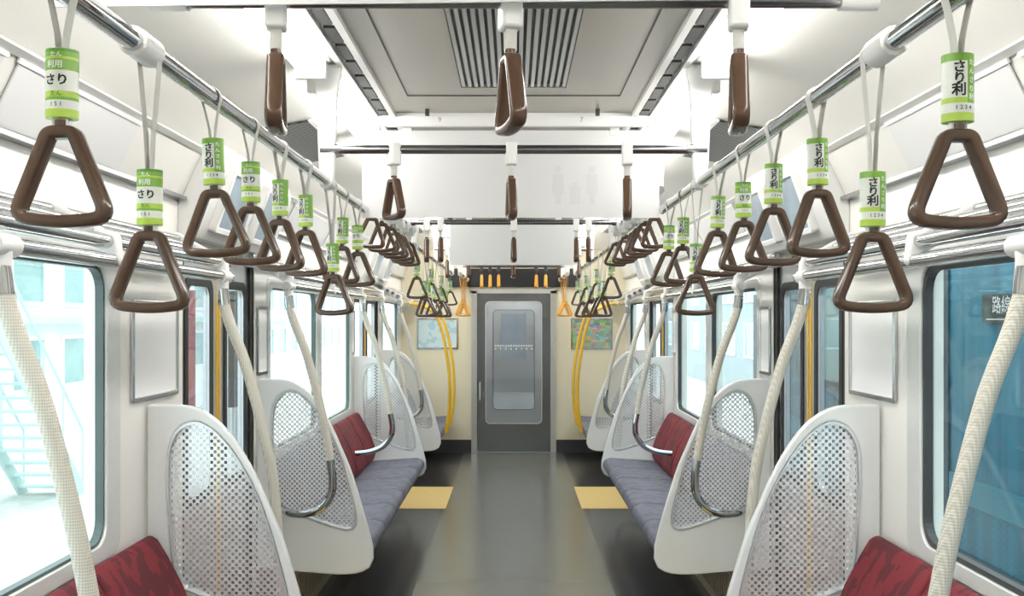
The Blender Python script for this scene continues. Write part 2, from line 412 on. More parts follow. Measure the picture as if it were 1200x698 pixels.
MB().box(-dw-.03,-dw+.035,-.025,.03,0,dtop).box(dw-.035,dw+.03,-.025,.03,0,dtop).box(-dw-.03,dw+.03,-.025,.03,dtop-.03,dtop+.02).build('door_frame',M['steel'],ed)
tn+=1
hd=trim(MB().box(-.76,.76,YE-.05,YE,1.915,2.125).build(f'trim_{tn}',M['black'],bevel=.006),'black header strip on the end wall above the connecting door')
# gangway and next car (seen through the end door window)
yg=YE+.06; yn=Y(11.0)
o=MB().box(-.6,.6,yg,yn,-.05,0).build('floor_gangway',M['nextfloor']); tag(o,'pale floor of the gangway behind the end door','floor',kind='structure')
m=MB()
for sx in (-1,1): m.box(sx*.55,sx*.6,yg,yn,0,2.1)
m.box(-.6,.6,yg,yn,2.1,2.15)
o=m.build('wall_gangway',M['gangway']); tag(o,'grey gangway walls behind the end door','wall',kind='structure')
nd=thing('door_6','far connecting door seen through the end door window','door',(0,yn,0),kind='structure')
MB().ring(rrect(-1.3,1.3,0,2.4,.01),rrect(-.265,.265,.38,1.66,.05),mpY,0,.04).build('door_leaf',M['nextdoor'],nd)
MB().ring(rrect(-.270,.270,.375,1.665,.06),rrect(-.262,.262,.383,1.657,.05),mpY,-.006,0).build('window_gasket',M['dark'],nd)
MB().poly(rrect(-.264,.264,.381,1.659,.05),mpY,.014,.018).build('door_pane',M['glassdark'],nd)
yc=yn+8
o=MB().box(-1.3,1.3,yn+.04,yc,-.05,0).build('floor_next',M['nextfloor']); tag(o,'pale floor of the next car','floor',kind='structure')
o=MB().box(-1.36,-1.3,yn+.04,yc,0,2.4).box(1.3,1.36,yn+.04,yc,0,2.4).build('wall_next',M['wall']); tag(o,'white walls of the next car','wall',kind='structure')
o=MB().box(-1.3,1.3,yc,yc+.05,0,2.4).build('wall_next_end',M['gangway']); tag(o,'grey far end wall of the next car','wall',kind='structure')
fd=thing('door_7','dark door at the far end of the next car','door',(0,yc,0),kind='structure')
MB().box(-.42,.42,-.03,-.002,0,1.85).build('door_leaf',M['steel'],fd)
MB().box(-.26,.26,-.036,-.03,.7,1.65).build('door_pane',M['screen'],fd)
o=MB().box(-1.36,1.36,yn+.04,yc,2.4,2.45).build('ceiling_next',M['gangway']); tag(o,'grey ceiling of the next car','ceiling',kind='structure')
for side,sx in SIDES:
    lm=thing('ceiling_light',f'{side} strip lamp in the next car seen through the end door','light',(sx*.6,yn+4,2.39))
    MB().box(-.05,.05,-3.5,3.5,-.03,-.008).build('diffuser',M['lampdim'],lm)
    MB().box(-.07,.07,-3.55,3.55,-.008,.008).build('lamp_housing',M['white'],lm)
    bn=thing('bench_seat',f'{side} blue bench in the next car seen through the end door','bench',(sx*.95,yn+1.2,0))
    MB().box(-.33,.33,0,5.5,.30,.43).build('seat_cushion',M['blue'],bn,bevel=.02)
    MB().box(sx*.16,sx*.33,0,5.5,.43,.85).build('backrest',M['blue'],bn,bevel=.02)
    MB().box(sx*.1,sx*.33,0,5.5,0,.30).build('heater_cover',M['under'],bn)
    hr=thing('overhead_rail',f'{side} strap rail in the next car seen through the end door','rail',(sx*.5,yn+.3,1.95))
    MB().tube([(0,0,0),(0,7,0)],.018,10).build('rail_tube',M['darkchrome'],hr,smooth=True)
    for q in range(4): MB().box(-.02,.02,.3+q*2-.012,.3+q*2+.012,0,.45).build('post',M['white'],hr)
gl=thing('ceiling_light','added fill lamp brightening the gangway behind the end door','light',(0,(yg+yn)/2,2.10))  # added fill light with an invented housing, brightens the gangway
MB().box(-.2,.2,-.3,.3,-.03,-.008).build('diffuser',M['lampdim'],gl)
MB().box(-.23,.23,-.33,.33,-.008,0).build('lamp_housing',M['white'],gl)

# ------------------------------------------------------------------ ceiling lights, vents, grilles
lights=[(-1.6,-.55),(-.45,.6),(.7,1.72),(1.8,2.72),(2.86,3.8),(3.9,4.8),(4.95,5.9),(6.0,6.95),(7.05,8.0),(8.1,9.0),(9.05,9.75)]
for side,sx in SIDES:
    k=0
    for a,b in lights:
        k+=1
        t=thing('ceiling_light',f'{ORD[k-1]} bright strip lamp from the rear on the {side} of the ceiling','light',(sx*.645,Y((a+b)/2),2.383))
        h=(Y(b)-Y(a))/2
        MB().tube([(0,-h+.03,-.026),(0,h-.03,-.026)],.045,16,nrm=None).build('diffuser',M['lamp'],t,smooth=True)
        MB().box(-.062,.062,-h,h,-.016,0).build('lamp_housing',M['white'],t,bevel=.004)
        MB().box(-.05,.05,-h,-h+.028,-.075,-.01).build('lamp_end',M['plastic'],t,bevel=.006)
        MB().box(-.05,.05,h-.028,h,-.075,-.01).build('lamp_end',M['plastic'],t,bevel=.006)
for k,(a,b) in enumerate(((.6,1.4),(2.2,3.02),(4.3,5.2),(6.6,7.5))):
    t=thing('ceiling_vent',['air conditioning grille overhead, behind the first crossbar','dark slatted air conditioning grille in the grey ceiling above the aisle','air conditioning grille in the ceiling behind the large hanging poster','farthest air conditioning grille in the ceiling'][k],'vent',(0,Y((a+b)/2),2.385))
    h=(Y(b)-Y(a))/2
    MB().box(-.19,.19,-h,h,-.004,0).build('backing',M['ventback'],t)
    m=MB()
    for q in range(17):
        x=-.176+q*.022
        m.box(x-.006,x+.006,-h+.01,h-.01,-.018,-.004)
    m.build('slats',M['steel'],t)
    MB().box(-.215,-.185,-h-.02,h+.02,-.02,0).box(.185,.215,-h-.02,h+.02,-.02,0).box(-.19,.19,-h-.02,-h,-.02,0).box(-.19,.19,h,h+.02,-.02,0).build('frame',M['ceilgrey'],t)
    tn+=1
    trim(MB().box(-.40,-.396,Y(a)-.25,Y(b)+.2,2.382,2.386).box(.396,.40,Y(a)-.25,Y(b)+.2,2.382,2.386).box(-.40,.40,Y(b)+.2,Y(b)+.204,2.382,2.386).build(f'trim_{tn}',M['dark']),'dark seam line around a grey ceiling hatch')
for side,sx in SIDES:
    for k,(a,b) in enumerate(((3.5,4.25),(7.1,8.0))):
        P=[(.84,2.361),(1.03,2.327),(1.032,2.334),(.842,2.368)]
        t=thing('ceiling_speaker',f'dark perforated ceiling grille above the {["nearer","farther"][k]} {side} door','speaker',(sx*.935,Y((a+b)/2),2.345))
        h=(Y(b)-Y(a))/2
        MB().poly([(sx*(x-.935),z-2.345-.004) for x,z in P],mpY,-h,h).build('mesh_panel',M['mesh'],t)
        F=[(.82,2.366),(.84,2.3625),(.84,2.37),(.82,2.374)]
        G=[(1.03,2.328),(1.05,2.3245),(1.05,2.331),(1.03,2.336)]
        MB().poly([(sx*(x-.935),z-2.345-.007) for x,z in F],mpY,-h-.02,h+.02).build('frame',M['plastic'],t)
        MB().poly([(sx*(x-.935),z-2.345-.007) for x,z in G],mpY,-h-.02,h+.02).build('frame',M['plastic'],t)

# ------------------------------------------------------------------ door headers and monitors
for side,sx in SIDES:
    for k,(a,b) in enumerate(((3.35,4.28),(6.95,8.2))):
        tn+=1
        P=[(1.30,1.865),(1.245,1.865),(1.225,1.89),(1.13,2.16),(1.15,2.24),(1.20,2.205),(1.285,2.02),(1.30,2.0)]
        trim(MB().poly([(sx*x,z) for x,z in P],mpY,Y(a)-.06,Y(b)+.06).build(f'trim_{tn}',M['plastic'],bevel=.006),f'white header box above the {["nearer","farther"][k]} {side} door')
        mid=(a+b)/2; q=(b-a)/4
        for j,c in enumerate((mid-q,mid+q)):
            base=Vector((sx*1.178,Y(c),2.03))
            t=thing('display_monitor',f'{["first","second"][j]} tilted monitor in view order above the {["nearer","farther"][k]} {side} door','monitor',base)
            dirv=Vector((sx*(-.095),0,.27)).normalized(); nr=Vector((-sx*.943,0,-.333))
            def mp(u,v,tt,dirv=dirv,nr=nr): return Vector((0,u,0))+dirv*v+nr*tt
            MB().ring(rrect(-.21,.21,-.135,.135,.015),rrect(-.185,.185,-.11,.11,.008),mp,.0,.035).build('bezel',M['plastic'],t,bevel=.004)
            MB().poly(rrect(-.187,.187,-.112,.112,.008),mp,.0,.024).build('screen',M['screen'],t)

# ------------------------------------------------------------------ outside
o=MB().box(-40,40,-10,60,-1.2,-1.1).build('ground',M['ground']); tag(o,'pale ground outside the windows','ground',kind='structure')
bd=thing('building','white building with pale teal windows outside the left windows','building',(-11.5,Y(13),-1.1))
MB().box(-3,2,-8,40,0,7).build('wall',M['outwhite'],bd)
for i in range(22):
    for j in range(3):
        y=-7+i*2.1; z=1.2+j*1.7
        f=MB().ring(rrect(y,y+1.4,z,z+1.1,.02),rrect(y+.08,y+1.32,z+.08,z+1.02,.01),mpX,2.0,2.06).build('window',M['outwhite'],bd)
        MB().box(2.0,2.02,y+.08,y+1.32,z+.08,z+1.02).build('pane',M['outglass'],f)
for z in (4.25,2.55): MB().box(2,2.4,-8,40,z,z+.14).build('ledge',M['outteal'],bd)
b2=thing('building','grey building with dark windows outside the farther right windows','building',(8.0,Y(20),-1.1))
MB().box(0,4,-9,30,0,8).build('wall',M['outgrey'],b2)
for i in range(11):
    for j in range(3):
        y=-8+i*3.4; z=1.3+j*1.9
        f=MB().ring(rrect(y,y+1.9,z,z+1.2,.02),rrect(y+.08,y+1.82,z+.08,z+1.12,.01),mpX,-.06,0).build('window',M['outwhite'],b2)
        MB().box(-.02,0,y+.08,y+1.82,z+.08,z+1.12).build('pane',M['outglass'],f)
for i,(x,d,c,l) in enumerate(((-5.2,13.2,'outpink','dull red signboard on posts outside the nearer left door'),(-6.0,17.5,'outteal','pale teal signboard on posts outside the left windows'),(-4.6,14.5,'dark','dark signboard on posts outside the left door'),(4.6,15.6,'dark','dark signboard on posts outside the right windows'),(6.2,17.0,'outpink','dull red signboard on posts outside the right windows'))):
    sb=thing('signboard',l,'sign',(x,Y(d),-1.1))
    MB().box(-.05,.05,-.7,.7,1.2,3.1).build('board',M[c],sb)
    for e in (-.5,.5): MB().tube([(0,e,0),(0,e,1.25)],.05,10).build('post',M['steel'],sb)
st=thing('staircase','pale teal steel staircase outside the near left window','staircase',(-7.0,Y(10.8),-1.1))
n=13
for e in (-.45,.45):
    MB().poly([(-.3,2.75),(2.35,0),(2.62,0),(.0,2.75)],mpX,e-.02,e+.02).build('stringer',M['outteal'],st)
for i in range(n):
    t=(i+.5)/n
    MB().box(-.43,.43,-.1+2.5*t,.12+2.5*t,2.68*(1-t),2.68*(1-t)+.03).build('step',M['outteal'],st)
for e in (-.45,.45):
    m=MB().tube([(e,-.1,3.65),(e,2.5,.95)],.022,8)
    for i in range(5):
        t=i/4; m.tube([(e,-.1+2.6*t,3.65-2.7*t),(e,-.1+2.6*t,2.7-2.7*t)],.016,8)
    m.build('handrail',M['outteal'],st)
MB().box(-.45,.45,-1.6,-.1,2.66,2.75).build('landing',M['outteal'],st)
for e in (-.4,.4): MB().box(e-.05,e+.05,-1.5,-1.4,0,2.66).build('support_post',M['outteal'],st)
car=thing('train_car','blue train car standing outside the right windows','train',(3.0,Y(8),-.6))
L1=1.9
MB().box(0,2.6,-12,L1,.3,3.2).build('body',M['bluecar'],car,bevel=.08)
for z in (.55,2.78): MB().box(-.015,0,-12,L1-.1,z,z+.05).build('body_rib',M['bluecar2'],car)
MB().box(-.008,0,-12,L1-.1,.92,1.10).build('body_band',M['bluecar3'],car)
for y in (-8.2,-4.9,-2.45):
    dr=MB().box(-.012,0,y,y+.38,.62,2.74).build('body_door',M['bluecar2'],car)
    MB().box(-.022,-.0121,y+.14,y+.17,1.4,1.8).build('door_handle',M['steel'],dr)
f=MB().ring(rrect(-.7,.6,1.5,2.5,.08),rrect(-.64,.54,1.56,2.44,.06),mpX,-.02,0).build('window',M['bluecar2'],car)
MB().box(-.008,-.001,-.65,.55,1.55,2.45).build('pane',M['outglass'],f)
for y in (-9,-5,-.5):
    MB().tube([(.5,y,-.05),(.65,y,-.05)],.42,24).build('wheel',M['dark'],car)
MB().box(.3,2.3,-11.5,1.5,-.1,.3).build('underframe',M['dark'],car)
ws=thing('sign','small black sign with white characters outside the near right window','sign',(2.984,Y(5.2),1.53))
MB().box(-.012,.0,-.25,.25,-.01,.17).build('board',M['ink'],ws)
MB().mesh(text_mesh('路線',.115,bold=.0),lambda c:Vector((-.0135,-c.x,.095+c.y))).build('lettering',M['papergrey'],ws)
MB().box(-.0135,-.0121,-.19,.19,.012,.018).build('underline',M['papergrey'],ws)

# ------------------------------------------------------------------ benches
SEAT=[(.755,.325),(.722,.35),(.716,.385),(.728,.415),(.775,.432),(1.09,.412),(1.20,.40),(1.20,.33)]
BACK=[(1.125,.415),(1.108,.47),(1.118,.53),(1.150,.62),(1.205,.725),(1.240,.782),(1.262,.797),(1.285,.79),(1.29,.77),(1.29,.40),(1.16,.40)]
def bench(sx,a,b,n,reds,redseat,label):
    t=thing('bench_seat',label,'bench',(sx*1.0,Y(a),0))
    w=(Y(b)-Y(a))/n
    for i in range(n):
        y0=i*w+.006; y1=(i+1)*w-.006
        q=MB().poly([(sx*(x-1.0),z) for x,z in SEAT],mpY,y0,y1).build('seat_cushion',M['red'] if i in redseat else M['blue'],t,bevel=.014)
        q2=MB().poly([(sx*(x-1.0),z) for x,z in BACK],mpY,y0,y1).build('backrest',M['red'] if i in reds else M['blue'],t,bevel=.012)
        if i in reds: q2['label']='dark red patterned backrest'
    MB().box(sx*(-.22),sx*.28,.0,Y(b)-Y(a),.285,.328).build('seat_frame',M['steel'],t)
    m=MB().box(sx*.10,sx*.29,.0,Y(b)-Y(a),.0,.288)
    for i in range(int((Y(b)-Y(a))/.05)): m.box(sx*.094,sx*.101,.01+i*.05,.035+i*.05,.06,.24)
    m.build('heater_cover',M['under'],t)
for side,sx in SIDES:
    bench(sx,1.2,2.985,4,{2,3},{2,3},f'near {side} bench with dark red patterned seats beside the near window')
    bench(sx,4.345,6.87,6,{3,4,5},set(),f'{side} middle bench with blue-grey seats and a red backrest at its far end')
    bench(sx,8.335,9.82,3,set(),set(),f'{side} short blue-grey bench beside the end wall')

# ------------------------------------------------------------------ seat partitions
OUT=[(1.292,1.246),(1.22,1.246),(1.14,1.240),(1.07,1.208),(1.0,1.14),(.93,1.03),(.87,.90),(.82,.78),(.77,.62),(.73,.48),(.708,.38),(.718,.305),(.78,.268),(.88,.26),(1.0,.268),(1.15,.28),(1.292,.29)]
INN=[(1.212,1.11),(1.172,1.172),(1.10,1.184),(1.012,1.112),(.937,.998),(.878,.868),(.829,.71),(.795,.57),(.800,.498),(.86,.488),(1.0,.533),(1.13,.582),(1.192,.628),(1.216,.85),(1.222,1.01)]
def ray(poly,c,ang):
    dx,dz=math.cos(ang),math.sin(ang); best=0
    for i in range(len(poly)):
        x1,z1=poly[i][0]-c[0],poly[i][1]-c[1]; x2,z2=poly[(i+1)%len(poly)][0]-c[0],poly[(i+1)%len(poly)][1]-c[1]
        ex,ez=x2-x1,z2-z1; den=dx*ez-dz*ex
        if abs(den)<1e-9: continue
        tt=(x1*ez-z1*ex)/den; ss=(x1*dz-z1*dx)/den
        if tt>0 and -1e-6<=ss<=1+1e-6: best=max(best,tt)
    return (c[0]+dx*best,c[1]+dz*best)
outf=[(p.x,p.y) for p in cat_rom([Vector((a,b,0)) for a,b in OUT],6)]
innf=[(p.x,p.y) for p in cat_rom([Vector((a,b,0)) for a,b in INN],10,True)]
cen=(1.03,.82); NA=96
angs=[2*PI*i/NA for i in range(NA)]
for cx,cz in ((1.292,1.246),(1.292,.29)):
    a=math.atan2(cz-cen[1],cx-cen[0])%(2*PI)
    k=min(range(NA),key=lambda i:abs(angs[i]-a)); angs[k]=a
outl=[ray(outf,cen,a) for a in angs]
innl=[ray(innf,cen,a) for a in angs]
innm=[(cen[0]+(p[0]-cen[0])*.965,cen[1]+(p[1]-cen[1])*.974) for p in innl]
PART=[3.02,4.31,6.90,8.30]
for side,sx in SIDES:
    for k,d in enumerate(PART):
        lab=f'{["nearest","second nearest","third nearest","farthest"][k]} {side} curved white bench end partition with a perforated panel'
        t=thing('seat_partition',lab,'partition',(sx*1.0,Y(d),.26),group='bench end partitions')
        f=lambda pts:[(sx*(x-1.0),z-.26) for x,z in pts]
        MB().ring(f(outl),f(innl),mpY,-.016,.016).build('partition_frame',M['partition'],t,bevel=.007)
        MB().ring(f(innl),f(innm),mpY,-.022,.022).build('panel_rim',M['rim'],t,smooth=True)
        MB().poly(f(innl),mpY,-.003,.003).build('perforated_panel',M['pane'],t)

# ------------------------------------------------------------------ luggage racks
RACKS=[(.5,3.24),(4.04,7.06),(8.04,9.84)]
for side,sx in SIDES:
    for k,(a,b) in enumerate(RACKS):
        t=thing('luggage_rack',f'chrome tube luggage rack above the {["near","middle","end"][k]} {side} bench','rack',(sx*1.08,Y(a),1.705))
        ln=Y(b)-Y(a)
        def rel(x,z): return sx*(x-1.08),z-1.705
        for nm,x,z,r in (('front_tube',1.08,1.705,.0200),('upper_front_tube',1.092,1.757,.0195),('rack_tube',1.14,1.790,.015),('rack_tube',1.19,1.815,.014),('back_tube',1.245,1.845,.014)):
            X,Z=rel(x,z); MB().tube([(X,0,Z),(X,ln,Z)],r,16).build(nm,M['chrome'],t,smooth=True)
        nb=max(2,int(ln/.95)+1)
        for i in range(nb):
            y=.08+(ln-.16)*i/(nb-1)
            P=[rel(*p) for p in ((1.055,1.70),(1.065,1.778),(1.10,1.788),(1.25,1.87),(1.297,1.877),(1.297,1.80),(1.22,1.79),(1.10,1.725),(1.085,1.68))]
            MB().poly(P,mpY,y-.018,y+.018).build('bracket',M['plastic'],t,bevel=.008)

# ------------------------------------------------------------------ grab poles
def grab_pole(sx,d,kind,dpart,label):
    t=thing('grab_pole',label,'pole',(sx*.885,Y(d),0))
    def P(x,z,dy=0): return Vector((sx*(x-.885),dy,z))
    dy=(Y(dpart)-Y(d)) if dpart else 0
    if kind=='yellow':
        path=[P(1.08,1.70),P(.97,1.69),P(.81,1.60),P(.735,1.42),P(.68,1.13),P(.655,.88),P(.66,.63),P(.683,.47),P(.697,.378)]
        MB().tube(cat_rom(path,8),.017,12).build('tube',M['yellow'],t,smooth=True)
        MB().tube([P(1.08,1.705,-.04),P(1.08,1.705,.04)],.024,14).build('joint',M['plastic'],t,smooth=True)
        return
    top=[P(1.08,1.615),P(1.05,1.52),P(.993,1.37),P(.93,1.13),P(.897,.97)]
    if kind=='hook':
        g=top+[P(.882,.87)]
        if dpart: c=[P(.882,.875),P(.870,.78),P(.880,.70),P(.925,.640),P(1.0,.612,dy*.05),P(1.09,.600,dy*.35),P(1.17,.596,dy)]
        else: c=[P(.882,.875),P(.868,.79),P(.876,.715),P(.93,.64),P(1.02,.60),P(1.130,.585)]
    else:
        g=top+[P(.878,.75),P(.862,.52),P(.850,.36)]
        c=[P(.850,.365),P(.845,.25),P(.868,.165,dy*.1),P(.93,.125,dy*.4),P(1.085,.12,dy)]
    MB().tube(cat_rom(g,8),.0205,16).build('textured_grip',M['grip'],t,smooth=True)
    MB().tube(cat_rom(c,8),.0200,14).build('chrome_bend',M['chromebend'],t,smooth=True)
    MB().tube([P(1.082,1.66),P(1.076,1.60)],.0225,14).build('chrome_collar',M['chrome'],t,smooth=True)
    MB().tube([P(1.08,1.705,-.045),P(1.08,1.705,.045)],.025,14).tube([P(1.08,1.705),P(1.082,1.645)],.022,14).build('joint',M['plastic'],t,smooth=True)
for side,sx in SIDES:
    grab_pole(sx,1.80,'hook',None,f'nearest {side} cream textured grab pole, beside the near bench')
    grab_pole(sx,3.17,'straight',2.9,f'{side} cream grab pole in front of the nearest bench partition')
    grab_pole(sx,4.10,'hook',4.295,f'{side} cream grab pole hooking back in chrome to the second partition')
    grab_pole(sx,6.10,'hook',None,f'{side} cream grab pole hooking into the middle bench by the red backrest')
    grab_pole(sx,7.00,'straight',6.78,f'{side} cream grab pole at the far end of the middle bench')
    grab_pole(sx,8.10,'hook',8.285,f'{side} cream grab pole beside the farthest partition')
    grab_pole(sx,8.75,'yellow',None,f'nearer yellow bowed grab pole at the {side} end bench')
    grab_pole(sx,9.35,'yellow',None,f'farther yellow bowed grab pole at the {side} end bench')

# ------------------------------------------------------------------ overhead rails
RX=.61; RE=.535; ZL=1.995; ZH=2.085; ZB=2.102
for side,sx in SIDES:
    for k,(a,b,z,posts,rx) in enumerate(((.3,3.5,ZL,(.62,2.79),RX),(3.55,5.16,ZH,(3.62,4.9,5.12),RX),(5.20,8.42,ZL,(5.24,6.8,8.38),RX),(8.5,9.82,ZL,(8.54,9.05,9.78),RE))):
        t=thing('overhead_rail',f'{["near","raised middle","far","short end"][k]} chrome strap rail on the {side} hung from white posts','rail',(sx*rx,Y(a),z))
        ln=Y(b)-Y(a)
        MB().tube([(0,0,0),(0,ln,0)],.0175,16).build('rail_tube',M['chrome'],t,smooth=True)
        for p in posts:
            y=Y(p)-Y(a); zt=2.38-z
            MB().poly([(-.022,-.012),(.022,-.012),(.028,.10),(.034,zt*.7),(.05,zt),(-.05,zt),(-.034,zt*.7),(-.028,.10)],mpY,y-.014,y+.014).build('post',M['white'],t,bevel=.006)
            MB().tube([(0,y-.035,0),(0,y+.035,0)],.023,16).build('clamp',M['plastic'],t,smooth=True)
        if k==0:
            MB().tube([(0,Y(1.40)-Y(a)-.04,0),(0,Y(1.40)-Y(a)+.04,0)],.0245,16).build('coupling',M['plastic'],t,smooth=True)
BARS=[1.48,2.79,4.9,6.8,9.05]
for k,d in enumerate(BARS):
    t=thing('crossbar',['chrome crossbar overhead at the top edge of view','chrome crossbar between the white posts in front of the large poster','second visible crossbar, behind the large hanging poster','crossbar between the two hanging posters and the end wall','crossbar with orange straps nearest the end door'][k],'bar',(0,Y(d),ZB))
    rx=RX if k<4 else RE
    MB().tube([(-rx-.01,0,0),(rx+.01,0,0)],.0145,14).build('bar',M['darkchrome'],t,smooth=True)
    for e in (-1,1):
        MB().tube([(e*(rx-.045),0,0),(e*(rx+.02),0,0)],.019,14).build('clamp',M['darkchrome'] if k else M['plastic'],t,smooth=True)
    if k==0:
        for e in (-1,1): MB().box(e*.57-.015,e*.57+.015,-.012,.012,0,.275).build('hanger',M['white'],t)

# ------------------------------------------------------------------ hanging straps
def ring_mesh(name,m,parent,z):
    path=[Vector((p.x,0,p.y)) for p in fillet([(-.017,-.010),(.017,-.010),(.0635,-.125),(0,-.132),(-.0635,-.125)],[.008,.008,.022,.03,.022],6)]
    mb=MB().tube(path,.0090,16,closed=True,nrm=(0,1,0),rv=.0145,sq=.60)
    mb.tube([(0,0,.006),(0,0,-.014)],.010,12)
    return mb.build(name,m,parent,loc=(0,0,z),smooth=True)
SA,SB=.0215,.0180
def letter_mesh(txt,size,x0,z0,m,parent,sxx=1.,bold=.03):
    me=text_mesh(txt,size,bold=bold); mb=MB()
    def f(c):
        x=x0+c.x*sxx; z=z0+c.y
        return Vector((x,-SB*math.sqrt(max(.05,1-(x/SA)**2))-.0007,z))
    mb.mesh(me,f); return mb.build('lettering',m,parent)
def make_strap(kind):
    t=thing('hanging_strap','hanging strap','strap')
    def belt(zend,m=M['belt']):
        path=[]
        for k in range(13):
            a=math.radians(-25+230*k/12); path.append(Vector((.0195*math.cos(a),0,.0195*math.sin(a))))
        path=[Vector((.0035,0,zend)),Vector((.006,0,zend*.7)),Vector((.014,0,zend*.25))]+path+[Vector((-.014,0,zend*.25)),Vector((-.006,0,zend*.7)),Vector((-.0035,0,zend))]
        MB().tube(path,.0018,8,nrm=(0,1,0),rv=.0105).build('belt',m,t,smooth=True)
    if kind in 'SLMN':
        off=0 if kind in 'SM' else .113
        belt(-.09-off)
        n=28
        ov=[(SA*math.cos(2*PI*k/n),SB*math.sin(2*PI*k/n)) for k in range(n)]
        sl=MB().poly(ov,lambda u,v,tt:Vector((u,v,tt)),-.046,.046).build('paper_sleeve',M['sleeve'] if kind in 'SL' else M['sleeve2'],t,loc=(0,0,-.130-off),smooth=True)
        if kind in 'SL':
            for ch,z in (('た',.033),('ん',.021),('さ',.009),('り',-.003),('利',-.014)): letter_mesh(ch,.009,.0118,z,M['inkwhite'],sl,bold=.02)
            letter_mesh('さ',.0175,-.0055,.026,M['ink'],sl)
            letter_mesh('り',.0175,-.0055,.0105,M['ink'],sl)
            letter_mesh('利',.0185,-.0055,-.005,M['ink'],sl)
            letter_mesh('1 2 3 4',.008,0,-.0285,M['ink'],sl,bold=.01)
        else:
            letter_mesh('たん',.008,0,.037,M['inkwhite'],sl,bold=.02)
            letter_mesh('利用',.011,-.002,.024,M['inkwhite'],sl,bold=.02)
            letter_mesh('さり',.016,.0,.003,M['ink'],sl)
            letter_mesh('たん',.0075,0,-.0152,M['inkgreen'],sl,bold=.015)
            letter_mesh('1 5 1',.008,0,-.029,M['ink'],sl,bold=.01)
        MB().box(-.012,.012,-.006,.006,-.190-off,-.174-off).build('buckle',M['plastic'],t,bevel=.003)
        ring_mesh('ring',M['brown'],t,-.184-off)
    elif kind=='O':
        belt(-.275,M['orange'])
        MB().box(-.014,.014,-.007,.007,-.292,-.262).build('buckle',M['orange'],t,bevel=.003)
        ring_mesh('ring',M['orange'],t,-.285)
    else:
        c1,c2=(M['plastic'],M['brown']) if kind=='R' else (M['dark'],M['orange'])
        belt(-.088,M['belt'] if kind=='R' else M['dark'])
        MB().box(-.0235,.0235,-.018,.018,-.052,.022).build('clip',c1,t,bevel=.006)
        ring_mesh('ring',c2,t,-.092)
    return t
protos={}
def strap(kind,loc,rz,label,group,tilt=0.):
    if kind not in protos: protos[kind]=make_strap(kind); o=protos[kind]
    else: o=dup(protos[kind])
    o.location=loc; o.rotation_euler=(0,tilt,rz); o['label']=label; o['group']=group
rnd=lambda a: math.radians(random.uniform(-a,a))
seqs={-1:[(1.153,'M'),(1.43,'N'),(1.72,'S'),(1.975,'M'),(2.23,'S'),(2.50,'S'),(2.81,'L'),(3.06,'S'),(3.32,'M')],
       1:[(1.173,'S'),(1.45,'L'),(1.72,'S'),(2.0,'S'),(2.27,'M'),(2.53,'S'),(2.79,'L'),(3.06,'S'),(3.32,'M')]}
for side,sx in SIDES:
    for i,(d,k) in enumerate(seqs[sx]):
        if abs(d-2.79)<.04: d=2.84
        r=rnd(16) if i>1 else rnd(3)
        strap(k,(sx*RX,Y(d),ZL),r,f'{ORD[i]} strap from the camera on the near {side} rail, {"long" if k in "LN" else "short"} belt, green sleeve','near rail straps',rnd(2.5) if i>1 else 0)
    for i in range(7):
        d=3.72+i*.215
        if abs(d-4.9)<.09: d=4.82
        strap('R',(sx*RX,Y(d),ZH),rnd(14),f'{ORD[i]} sleeveless strap counted from the camera on the raised {side} rail','raised rail straps',rnd(5))
    for i in range(10):
        d=5.34+i*.31
        if abs(d-6.8)<.1: d+=.09
        k='SLLSLLSLLS'[i]
        strap(k,(sx*RX,Y(d),ZL),rnd(20),f'{ORD[i]} green sleeved strap counted from the camera on the far {side} rail','far rail straps',rnd(4))
    for i,d in enumerate((8.68,8.93,9.22,9.5)):
        strap('O',(sx*RE,Y(d),ZL),rnd(20),f'{ORD[i]} orange strap from the camera near the end wall on the {side} rail','orange end straps',rnd(3))
pos={0:(-.412,-.006,.390),1:(-.392,-.008,.371),2:(-.50,-.42,0,.36,.43),3:(-.53,-.36,-.004,.36,.52),4:(-.34,-.25,-.16,.24,.34)}
nm={0:'overhead crossbar nearest the camera',1:'crossbar before the large poster',2:'crossbar behind the large poster',3:'fourth crossbar down the aisle',4:'crossbar nearest the end door'}
for b,xs in pos.items():
    for i,x in enumerate(sorted(set(xs))):
        jit=random.uniform(4,9)*(1 if x<=0 else -1)
        if b==1 and x<-.2: jit=32
        if b==0 and abs(x)<.1: jit=14
        strap('R' if b<4 else 'Q',(x,Y(BARS[b]),ZB),PI/2+math.radians(jit),f'{"brown" if b<4 else "orange"} edge-on strap, {ORD[i]} from the left on the {nm[b]}','crossbar straps')

# ------------------------------------------------------------------ posters
def flat_poster(label,x0,x1,y,z0,z1,m,slant=0.):
    t=thing('hanging_poster',label,'poster',((x0+x1)/2,y,z0))
    w=(x1-x0)/2; h=z1-z0
    MB().poly([(-w,0),(w,slant),(w,h),(-w,h)],mpY,-.002,.002).build('sheet',m,t)
    for e in (-.7,.7): MB().box(e*w-.02,e*w+.02,-.006,.006,h-.02,2.384-z0).build('clip',M['plastic'],t)
    return t
p=flat_poster('large blank white hanging poster with a faint pictogram, behind the crossbar',-.625,.60,Y(3.52),1.965,2.325,M['paper'])
m=MB()
for x in (.195,.335):
    m.poly([(x+.015*math.cos(2*PI*k/16),.20+.015*math.sin(2*PI*k/16)) for k in range(16)],mpY,-.0035,-.0022)
    m.poly([(x-.026,.10),(x-.021,.18),(x+.021,.18),(x+.026,.10),(x+.013,.10),(x+.011,.055),(x-.011,.055),(x-.013,.10)],mpY,-.0035,-.0022)
m.poly([(.243,.055),(.287,.055),(.287,.13),(.274,.13),(.274,.148),(.256,.148),(.256,.13),(.243,.13)],mpY,-.0035,-.0022)
